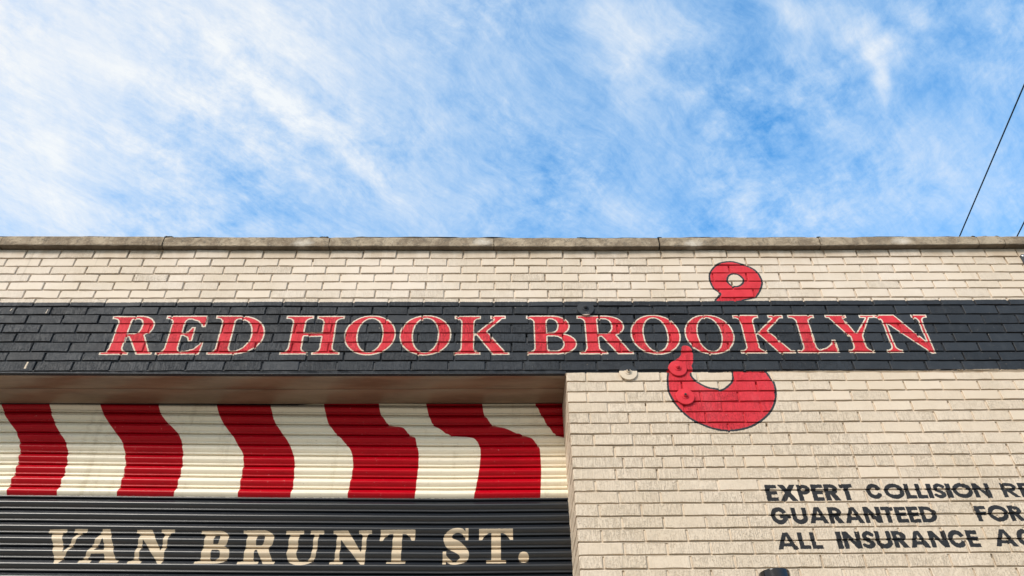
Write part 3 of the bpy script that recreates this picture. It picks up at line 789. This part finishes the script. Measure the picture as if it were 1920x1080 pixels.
building = empty('brick_building', label='low cream painted brick building with charcoal sign band and limestone coping', cat='building')
place(building, (0, 0, 0))
def project(x, y, z):
    p = cam.matrix_world.inverted() @ Vector((x, y, z))
    if p.z >= -.1: return None
    return 960 + F_PX * p.x / -p.z, 540 - F_PX * p.y / -p.z
CAM_INV = cam.matrix_world.inverted()
bricks = []
BARE_SHADE = [1.0] * 5 + [0.0] * 5 + [.25] * 5 + [0.0] * 15      # bare brick undersides, darkened to paint in the shade line below each brick
def add_brick(k, x0, x1, depth, r, first_of_pier=False):
    t = .0095
    zb0, zb1, zt0, zt1 = course_z(k, x0), course_z(k, x1), course_z(k - 1, x0) - t, course_z(k - 1, x1) - t
    if k == 15: zt0 -= .010; zt1 -= .010
    if zb0 < .01: return
    V, F = brick_mesh(x0, x1, zb0, zb1, zt0, zt1, depth, r)
    c = ((x0 + x1) / 2, .05, (zb0 + zt1) / 2)
    q = [project(x, 0, z) for x, z in ((x0, zb0), (x1, zt1))]
    area = 0
    if q[0] and q[1]:
        ax0, ax1 = max(0, q[0][0]), min(1920, q[1][0]); ay0, ay1 = max(0, q[1][1]), min(1080, q[0][1])
        area = max(0, ax1 - ax0) * max(0, ay1 - ay0)
    # how coarse the face is: smoother high up and to the right, coarser low on the pier
    base = .22 if k < 7 else .72 if k < 15 else .52 if k < 19 else .78
    if x0 > 1.9 and k < 22: base *= .55
    ro = min(1.0, max(.02, r.gauss(base, .24)))
    if k == 23: ro = r.choice([.3, .5, .9, 1.0])
    to = r.uniform(-1, 1) if k != 23 else r.uniform(-1.2, .6)
    bricks.append((area, V, F, c, to, ro, [0.0] * 30 if first_of_pier else BARE_SHADE))
for k in range(1, 54):
    r = random.Random(k * 31 + 5)
    js = joints(k)
    spans = [(BX0, BX1)] if k < 15 else [(BX0, OPEN_L), (CORNER, BX1)]
    for a, b in spans:
        cuts = [a - JW / 2] + [j for j in js if a + .05 < j < b - .05] + [b + JW / 2]
        for i in range(len(cuts) - 1):
            first = (k >= 15 and i == 0 and a == CORNER) or (k >= 15 and b == OPEN_L and i == len(cuts) - 2)
            d = .10
            if first: d = .205 if k % 2 else .10
            add_brick(k, cuts[i] + JW / 2, cuts[i + 1] - JW / 2, d, r, first)
bricks.sort(key=lambda b: -b[0])
for i, (area, V, F, c, to, ro, ba) in enumerate(bricks[:300]):
    link('brick', V, F, M_WALL, building, c, attrs=dict(tone=[to] * len(V), rough=[ro] * len(V), bare_shade=ba))
SV, SF, ST, SR, SB = [], [], [], [], []
def pile(V, F, to, ro, ba=None):
    o = len(SV); SV.extend(V); SF.extend(tuple(o + q for q in f) for f in F); ST.extend([to] * len(V)); SR.extend([ro] * len(V)); SB.extend(ba or [0] * len(V))
for area, V, F, c, to, ro, ba in bricks[300:]: pile(V, F, to, ro, ba)
# bricks of the two jambs, running back to the shutter
for k in range(15, 54):
    r = random.Random(k)
    for X0, X1, xs in ((CORNER, CORNER + .1, CORNER), (OPEN_L - .1, OPEN_L, OPEN_L)):
        zb, zt = course_z(k, xs), course_z(k - 1, xs) - .0095 - (.01 if k == 15 else 0)
        if zb < .01: continue
        for y0, y1 in (((.2145, .40),) if k % 2 else ((.1095, .3145), (.324, .40))):
            j = r.uniform(-.001, .001)
            pile(boxv(X0 + j, X1 + j, y0, y1, zb, zt), BOXF, r.uniform(-1, 1), .4)
tag(link('brick_courses', SV, SF, M_WALL, building, attrs=dict(tone=ST, rough=SR, bare_shade=SB)), kind='stuff')

# mortar: recessed and uneven, partly filling the upright joints
fillv, fine_v = vnoise(3), vnoise(4)
def mortar(x0, x1, z0, z1, step, name='mortar'):
    nx, nz = int((x1 - x0) / step) + 2, int((z1 - z0) / step) + 2
    X, Z = np.meshgrid(np.linspace(x0, x1, nx), np.linspace(z0, z1, nz))
    Y = .0050 + .0095 * fillv(X / .085, Z / .05) + .0016 * (fine_v(X / .017, Z / .013) - .5)
    V = np.stack([X, Y, Z], -1).reshape(-1, 3)
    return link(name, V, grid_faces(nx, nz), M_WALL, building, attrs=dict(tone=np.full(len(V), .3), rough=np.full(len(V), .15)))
def struck_mortar(x0, x1, k0, k1, step):
    """joints cut back under each brick and sloping out to the top of the one below; the upright joints are filled by chance"""
    nx = int((x1 - x0) / step) + 2; xs = np.linspace(x0, x1, nx); rows = []
    for k in range(k0, k1 + 1):
        zb = np.array([course_z(k, x) for x in xs]); up = np.array([course_z(k - 1, x) for x in xs])
        a = fillv(xs / .06 + k * 7.3, np.full(nx, k * 3.37)); c = fine_v(xs / .012, np.full(nx, k * 5.1 + .5)); e = fine_v(xs / .05, np.full(nx, k * 2.7 + .5))
        per = np.where(a > .5, .0080 + .010 * (a - .5), .0050 + .0014 * c + .0028 * a) + (.0015 if k < 15 else 0)
        rows += [(up - .0012, .0105 + 0 * xs), (up - .0040 - .0016 * e, .0100 + .001 * c), (up - .0072 - .001 * c, .0026 + .0022 * e), (up - .0100, .0012 + .0018 * c), (up - .014, per), ((zb + up) / 2, per * .9 + .0006 * c), (zb + .004, per)]
        hole = np.where(e > .88, .018, 0.0); n_ = len(rows); rows[n_ - 3] = (rows[n_ - 3][0], rows[n_ - 3][1] + hole)
    rows.append((zb - .001, .0105 + 0 * xs))
    V = np.stack([np.tile(xs, (len(rows), 1)), np.array([y for _, y in rows]), np.array([z for z, _ in rows])], -1).reshape(-1, 3)
    F = [f[::-1] for f in grid_faces(nx, len(rows))]
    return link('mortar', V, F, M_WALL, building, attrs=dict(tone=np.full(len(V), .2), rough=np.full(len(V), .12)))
struck_mortar(-3.6, 4.2, 1, 14, .011)
struck_mortar(CORNER + .004, 4.2, 15, 34, .011)
mortar(CORNER + .004, 4.2, 0, CAM_Z + 1.25, .05)
mortar(4.2, BX1 - .004, 0, CAM_Z + 3.566, .06); mortar(BX0 + .004, -3.6, CAM_Z + 2.612, CAM_Z + 3.566, .06); mortar(BX0 + .004, OPEN_L - .004, 0, CAM_Z + 2.612, .06)
for a, b, c, d in ((BX0 + .006, BX1 - .006, CAM_Z + 2.64, CAM_Z + 3.57), (CORNER + .006, BX1 - .006, 0, CAM_Z + 2.64), (BX0 + .006, OPEN_L - .006, 0, CAM_Z + 2.64)):
    link('wall_core', boxv(a, b, .03, .50, c, d), BOXF, M_WALL, building)
link('roof', boxv(BX0 + .01, BX1 - .01, .504, 9.0, CAM_Z + 2.9, CAM_Z + 3.0), BOXF, M_ROOF, building)
link('side_wall', boxv(BX0 + .01, BX1 - .01, .61, 8.99, 0, CAM_Z + 2.896), BOXF, M_CONC, building)

# coping stones
def coping_stone(x0, x1, seed, lime, split=0.0):
    r = random.Random(seed); f1, f2 = vnoise(seed + 50), vnoise(seed + 80)
    n = max(4, int((x1 - x0) / .028)); dy, dz = r.uniform(-.003, .003), r.uniform(-.0018, .0018)
    V, L, S = [], [], []; prof = 12
    for i in range(n + 1):
        x = x0 + (x1 - x0) * i / n
        zb, zt = coping_bottom(x) + dz, coping_top(x) + dz
        chip = .006 * max(0, f2(x * 11, 2.2) - .72) / .28 + (.004 if i in (0, n) else 0)
        yf = -.039 + dy
        h = zt - zb
        P = [(.33, zb), (yf + .004, zb), (yf + .0008, zb + .003), (yf, zb + .008 + chip), (yf, zb + h * .35), (yf, zb + h * .6), (yf, zb + h * .85), (yf + .001 + chip, zt - .006), (yf + .005 + chip, zt - .0015), (yf + .02, zt), (.16, zt + .01), (.33, zt + .004)]
        for q, (y, z) in enumerate(P):
            a = .0016 * (f1(x * 34, q * 1.7) - .5) + .0022 * (f2(x * 90, q * 2.3) - .5)
            V.append((x + (r.uniform(-.0022, .0022) if i in (0, n) and 1 < q < 9 else 0), y + (a if q < 10 else 0), z + a * .7))
            S.append((.9, .9, .6)[q] if q < 3 else 0)  # underside darkening: shade put into the stone colour
            L.append(sum(max(0, 1 - ((x - lx) / .075) ** 2 - ((z - lz) / .035) ** 2) if 1 <= q <= 8 else 0 for lx, lz in lime))
    F = [(i * prof + q, i * prof + (q + 1) % prof, (i + 1) * prof + (q + 1) % prof, (i + 1) * prof + q) for i in range(n) for q in range(prof)]
    F += [tuple(range(prof))[::-1], tuple(n * prof + q for q in range(prof))]
    return link('coping_stone', V, F, M_COPE, building, ((x0 + x1) / 2, .14, V[0][2]), attrs=dict(lime=np.clip(L, 0, 1), underside_shade=S, tone=[r.random()] * len(V)))
LIME = [wall_at(x, y, -.039) for x, y in ((568, 455), (905, 453), (1300, 456), (1690, 452))]
cj = [wall_at(x, 455, -.039)[0] for x in (305, 617, 926, 1236.5, 1538, 1836, 1885)]
cuts = [cj[0] - 3.06, cj[0] - 2.04, cj[0] - 1.02] + cj + [cj[-1] + .9, cj[-1] + 1.92]
gaps = {3: .006, 4: .004, 5: .004, 6: .011, 7: .006, 8: .006, 9: .005}
for i in range(len(cuts) - 1):
    g0, g1 = gaps.get(i, .004) / 2, gaps.get(i + 1, .004) / 2
    coping_stone(cuts[i] + g0, cuts[i + 1] - g1, 100 + i, LIME)
# bedding mortar seen in the gaps and the roofing that laps over the coping
zz = [coping_bottom(x) for x in (-3.2, .5, 3.3)]
link('bedding', boxv(-6, 6, -.020, .30, CAM_Z + 3.588, CAM_Z + 3.636), BOXF, M_TAR, building)
fe = vnoise(9)
xs = np.arange(-6, 6.01, .03); MV = []
for x in xs:
    z = coping_top(x) + .0015; e = -.040 + .016 * float(fe(x * 6, .3)) + .006 * float(fe(x * 25, 3.3)); h = .0028 + .003 * float(fe(x * 9, 7.7)) ** 2
    MV += [(x, e, z - .002), (x, e + .002, z + h), (x, .10, z + .012), (x, .10, z + .006)]
MF = [(i * 4 + q, i * 4 + (q + 1) % 4, i * 4 + 4 + (q + 1) % 4, i * 4 + 4 + q) for i in range(len(xs) - 1) for q in range(4)]
link('roofing_edge', MV, MF, M_TAR, building)
for px, wd, hh in ((318, .055, .007), (312, .02, .010), (606, .045, .007), (614, .018, .009), (932, .035, .005), (1236, .03, .005), (1534, .03, .008), (1824, .03, .008), (1846, .04, .006), (1868, .03, .007), (170, .05, .004), (1090, .06, .004), (1690, .06, .004)):
    x, _ = wall_at(px, 443, -.03); z = coping_top(x) + .002; r = random.Random(px); V = []
    for q in range(9):
        t = q / 8; V += [(x + (t - .5) * wd, -.036 + r.uniform(-.002, .003), z - .002), (x + (t - .5) * wd, -.032, z + hh * math.sin(math.pi * t) ** .6 * r.uniform(.6, 1.1)), (x + (t - .5) * wd, .01, z + .002)]
    link('tar_patch', V, [(i * 3 + q, i * 3 + q + 1, i * 3 + 4 + q, i * 3 + 3 + q) for i in range(8) for q in range(2)], M_TAR, building, (x, -.03, z))

# steel lintel edge and the brown soffit over the shutter
def soffit_z(x, y):
    return CAM_Z + float(np.interp(x, [-2.77, -1.28, .38], [2.616, 2.6037, 2.6013])) + .011 * y / .363
lf = vnoise(21); LV = []; xs = np.arange(OPEN_L - .1, CORNER + .0001, .02)
for x in xs:
    zt = course_z(14, x) - .0035; zb = soffit_z(x, 0) - .0005; a = float(lf(x * 22, .5)); c = float(lf(x * 60, 4.5))
    LV += [(x, .012, zt), (x, -.0005 + .003 * a, zt - .002 - .003 * c), (x, .0015 + .004 * c, (zt * .45 + zb * .55)), (x, -.0035 + .002 * a, zb + .0062 + .003 * a), (x, -.0035, zb + .001), (x, .02, zb)]
LF = [(i * 6 + q, i * 6 + 6 + q, i * 6 + 7 + q, i * 6 + 1 + q) for i in range(len(xs) - 1) for q in range(5)]
link('lintel', LV, LF, M_WALL, building, attrs=dict(tone=[-.8] * len(LV), rough=[.3] * len(LV)))
sfx = vnoise(33)
for y0, y1 in ((.003, .170), (.173, .338)):
    nx, ny = 200, 7; V = []
    for j in range(ny):
        for i in range(nx):
            x = OPEN_L + (CORNER - .001 - OPEN_L) * i / (nx - 1); t = j / (ny - 1); y = y0 + (y1 - y0) * t
            z = soffit_z(x, y) + .0035 * (float(sfx(x * 2.3, y * 4)) - .5) * math.sin(math.pi * t) + (.006 if j in (0, ny - 1) else 0)
            V.append((x, y, z))
    link('soffit_panel', V, grid_faces(nx, ny), M_SOFFIT, building, smooth=True)
link('soffit_backing', boxv(OPEN_L, CORNER - .001, .004, .45, CAM_Z + 2.632, CAM_Z + 2.639), BOXF, M_TAR, building)

# ------------------------------------------------------------------ rolling shutter
shutter = empty('rolling_shutter', label='closed rolling shutter with red and white awning stripes above black slats', cat='shutter')
place(shutter, (-2.4, .363, 0))
PROFILE = [(.0004, .024), (.0008, .007), (.0022, .0012), (.0034, -.0006), (.0050, -.0020), (.0130, -.0080), (.0205, -.0136), (.0228, -.0150), (.0252, -.0161), (.0282, -.0164), (.0310, -.0158), (.0350, -.0136), (.0400, -.0100), (.0450, -.0056), (.0485, -.0014), (.0508, .0010), (.0528, -.0004), (.0550, -.0038), (.0580, -.0054), (.0608, -.0046), (.0630, -.0012), (.0640, .006), (.0646, .024)]
XS = np.concatenate([np.linspace(OPEN_L, -3, 8)[:-1], np.linspace(-3, CORNER + .02, 70)])
DENTS = [(wall_at(745, 866, .36), .016, .0022), (wall_at(700, 868, .36), .01, .001), (wall_at(640, 972, .36), .03, .0015), (wall_at(170, 946, .36), .012, .0012), (wall_at(350, 1040, .36), .02, .0012)]
for k in range(-1, 62):
    r = random.Random(k + 900); wn = vnoise(k + 200); V = []
    if slat_z(k, 0) < .05: break
    xs = XS if k < 18 else np.linspace(OPEN_L, CORNER + .02, 12)
    for x in xs:
        zt = slat_z(k, x); wob = .0010 * (float(wn(x * 1.8, 1)) - .5)
        for dz, dy in PROFILE:
            y = .363 + dy + wob
            for (dx_, dz_), rad, amp in DENTS:
                y += amp * math.exp(-((x - dx_) ** 2 + (zt - dz - dz_) ** 2) / rad ** 2)
            V.append((x, y, zt - dz))
    n = len(PROFILE)
    F = [(i * n + q, i * n + q + 1, (i + 1) * n + q + 1, (i + 1) * n + q) for i in range(len(xs) - 1) for q in range(n - 1)]
    F = [f[::-1] for f in F]
    link('slat', V, F, M_SLAT, shutter, (-2.4, .363, slat_z(k, -2.4)), smooth=True)
for x in (OPEN_L + .001, ):
    link('guide_rail', boxv(x, x + .04, .33, .349, 0, CAM_Z + 2.6), BOXF, M_BLACK, shutter)

# ------------------------------------------------------------------ anchor plates bolted through the wall
PL = [('charcoal painted round anchor plate bolted high on the sign band above the word gap', PLATES[0]),
      ('round anchor plate painted half charcoal and half cream at the lower edge of the band', PLATES[1]),
      ('red painted round anchor plate on the tip of the hook crossing the band', PLATES[2]),
      ('red painted round anchor plate on the bend of the hook below the band', PLATES[3])]
PL[0] = ('charcoal painted round anchor plate above the first R of BROOKLYN', PLATES[0])
for i, (label, (x, z)) in enumerate(PL):
    r = random.Random(i + 4); t = empty('anchor_plate', label=label, cat='anchor plate', group='round anchor plates bolted to the wall')
    place(t, (x, 0, z))
    at = dict(tone=None, rough=None)
    def part(name, prof, n, sm=False, rot=0, pm=M_WALL, off=(0, 0)):
        V, F = lathe(prof, n, (x + off[0], 0, z + off[1]), 'Y')
        o = link(name, V, [f[::-1] for f in F], pm, t, (x, 0, z), attrs=dict(tone=[-.2] * len(V), rough=[.1] * len(V)))
        o.rotation_euler = (r.uniform(-.03, .03), rot, r.uniform(-.03, .03)); return o
    part('plate', [(.0505, -.003), (.0520, -.006), (.0520, -.0105), (.0500, -.0125), (.03, -.0135), (.02, -.014)], 40)
    part('washer', [(.0215, -.0135), (.0215, -.0165), (.020, -.0172), (.012, -.0176)], 24, off=(-.001, .003))
    part('nut', [(.0125, -.0172), (.0125, -.0255), (.0105, -.0275), (.007, -.0277)], 6, rot=r.uniform(0, 1), off=(-.001, .003))
    part('bolt', [(.0068, -.026), (.0068, -.031), (.0050, -.033)], 12, off=(-.001, .003), pm=M_TAR if i != 2 else M_WALL)

# ------------------------------------------------------------------ lamp, dark sign plate, overhead cables
lx, lz = 1.309, CAM_Z + 1.400
lamp = empty('wall_lamp', label='glossy black cylindrical wall lamp beneath the insurance notice, seen at the bottom edge', cat='wall lamp')
place(lamp, (lx, 0, lz))
V, F = lathe([(.052, -.262), (.052, -.255), (.0665, -.262), (.0690, -.258), (.0700, -.250), (.0700, -.10), (.0700, -.006), (.0700, -.004), (.0692, -.0014), (.0680, -.0003), (.0676, .0), (.02, .0002)], 48, (lx, -.125, lz), 'Z')
o = link('housing', V, [f for f in F], M_BLACK, lamp, (lx, -.125, lz), smooth=True)
V, F = lathe([(.050, -.2595), (.030, -.2545), (.01, -.2535)], 32, (lx, -.125, lz), 'Z')
link('lens', V, F, M_ZINC, lamp, (lx, -.125, lz))
link('bracket', boxv(lx - .022, lx + .022, -.062, -.006, lz - .16, lz - .10), BOXF, M_BLACK, lamp)
link('backplate', boxv(lx - .05, lx + .05, -.007, .004, lz - .19, lz - .07), BOXF, M_BLACK, lamp)

px0, pz1 = 3.427, CAM_Z + 3.517
sign = empty('dark_sign_plate', label='blank dark grey metal plate screwed to the wall at the right edge under the coping', cat='metal plate')
place(sign, (px0 + .25, 0, pz1 - .2))
V = []
c = .012
outl = [(px0, pz1 - c), (px0 + c, pz1), (px0 + .5 - c, pz1), (px0 + .5, pz1 - c), (px0 + .5, pz1 - .4 + c), (px0 + .5 - c, pz1 - .4), (px0 + c, pz1 - .4), (px0, pz1 - .4 + c)]
V = [(x, -.012, z) for x, z in outl] + [(x, -.002, z) for x, z in outl]
F = [tuple(range(8))] + [tuple(range(8, 16))[::-1]] + [(i, (i + 1) % 8, 8 + (i + 1) % 8, 8 + i) for i in range(8)]
link('panel', V, [f[::-1] for f in F], M_PLATE, sign, (px0 + .25, -.007, pz1 - .2))
for x, z in ((px0 + .016, pz1 - .016), (px0 + .484, pz1 - .016), (px0 + .016, pz1 - .384), (px0 + .484, pz1 - .384)):
    V, F = lathe([(.009, -.0121), (.009, -.0145), (.006, -.017), (.001, -.0178)], 14, (x, 0, z), 'Y')
    link('screw', V, [f[::-1] for f in F], M_ZINC, sign, (x, -.014, z))

H = 7.6
a, b = Vector(ray_dir(1800.5, 440)), Vector(ray_dir(1920, 160))
A = a * (H / a.z); B = b * (H / b.z); D = (B - A).normalized()
a2 = Vector(ray_dir(1908, 441)); A2 = a2 * (H / a2.z)
eye = Vector((0, -DIST, CAM_Z))
for name_label, S in (('long thin black overhead cable slanting across the blue sky at the right', A), ('short visible end of a black cable in the far right corner just above the coping', A2)):
    pts = [eye + S + D * t for t in np.linspace(-18, 22, 30)]
    n = 8; V, F = [], []
    u = D.cross(Vector((0, 0, 1))).normalized(); w = D.cross(u)
    for p in pts:
        for i in range(n):
            t = 2 * math.pi * i / n; V.append(tuple(p + u * .0085 * math.cos(t) + w * .0085 * math.sin(t)))
    for i in range(len(pts) - 1):
        for q in range(n): F.append((i * n + q, i * n + (q + 1) % n, (i + 1) * n + (q + 1) % n, (i + 1) * n + q))
    tag(link('overhead_cable', V, F, M_CABLE, None, tuple(eye + S), smooth=True), label=name_label, cat='cable', group='overhead cables crossing the sky')
print('bricks', len(bricks), 'stuff verts', len(SV), 'line', A, D)
for o in bpy.data.objects:
    if '_loc' in o: del o['_loc']
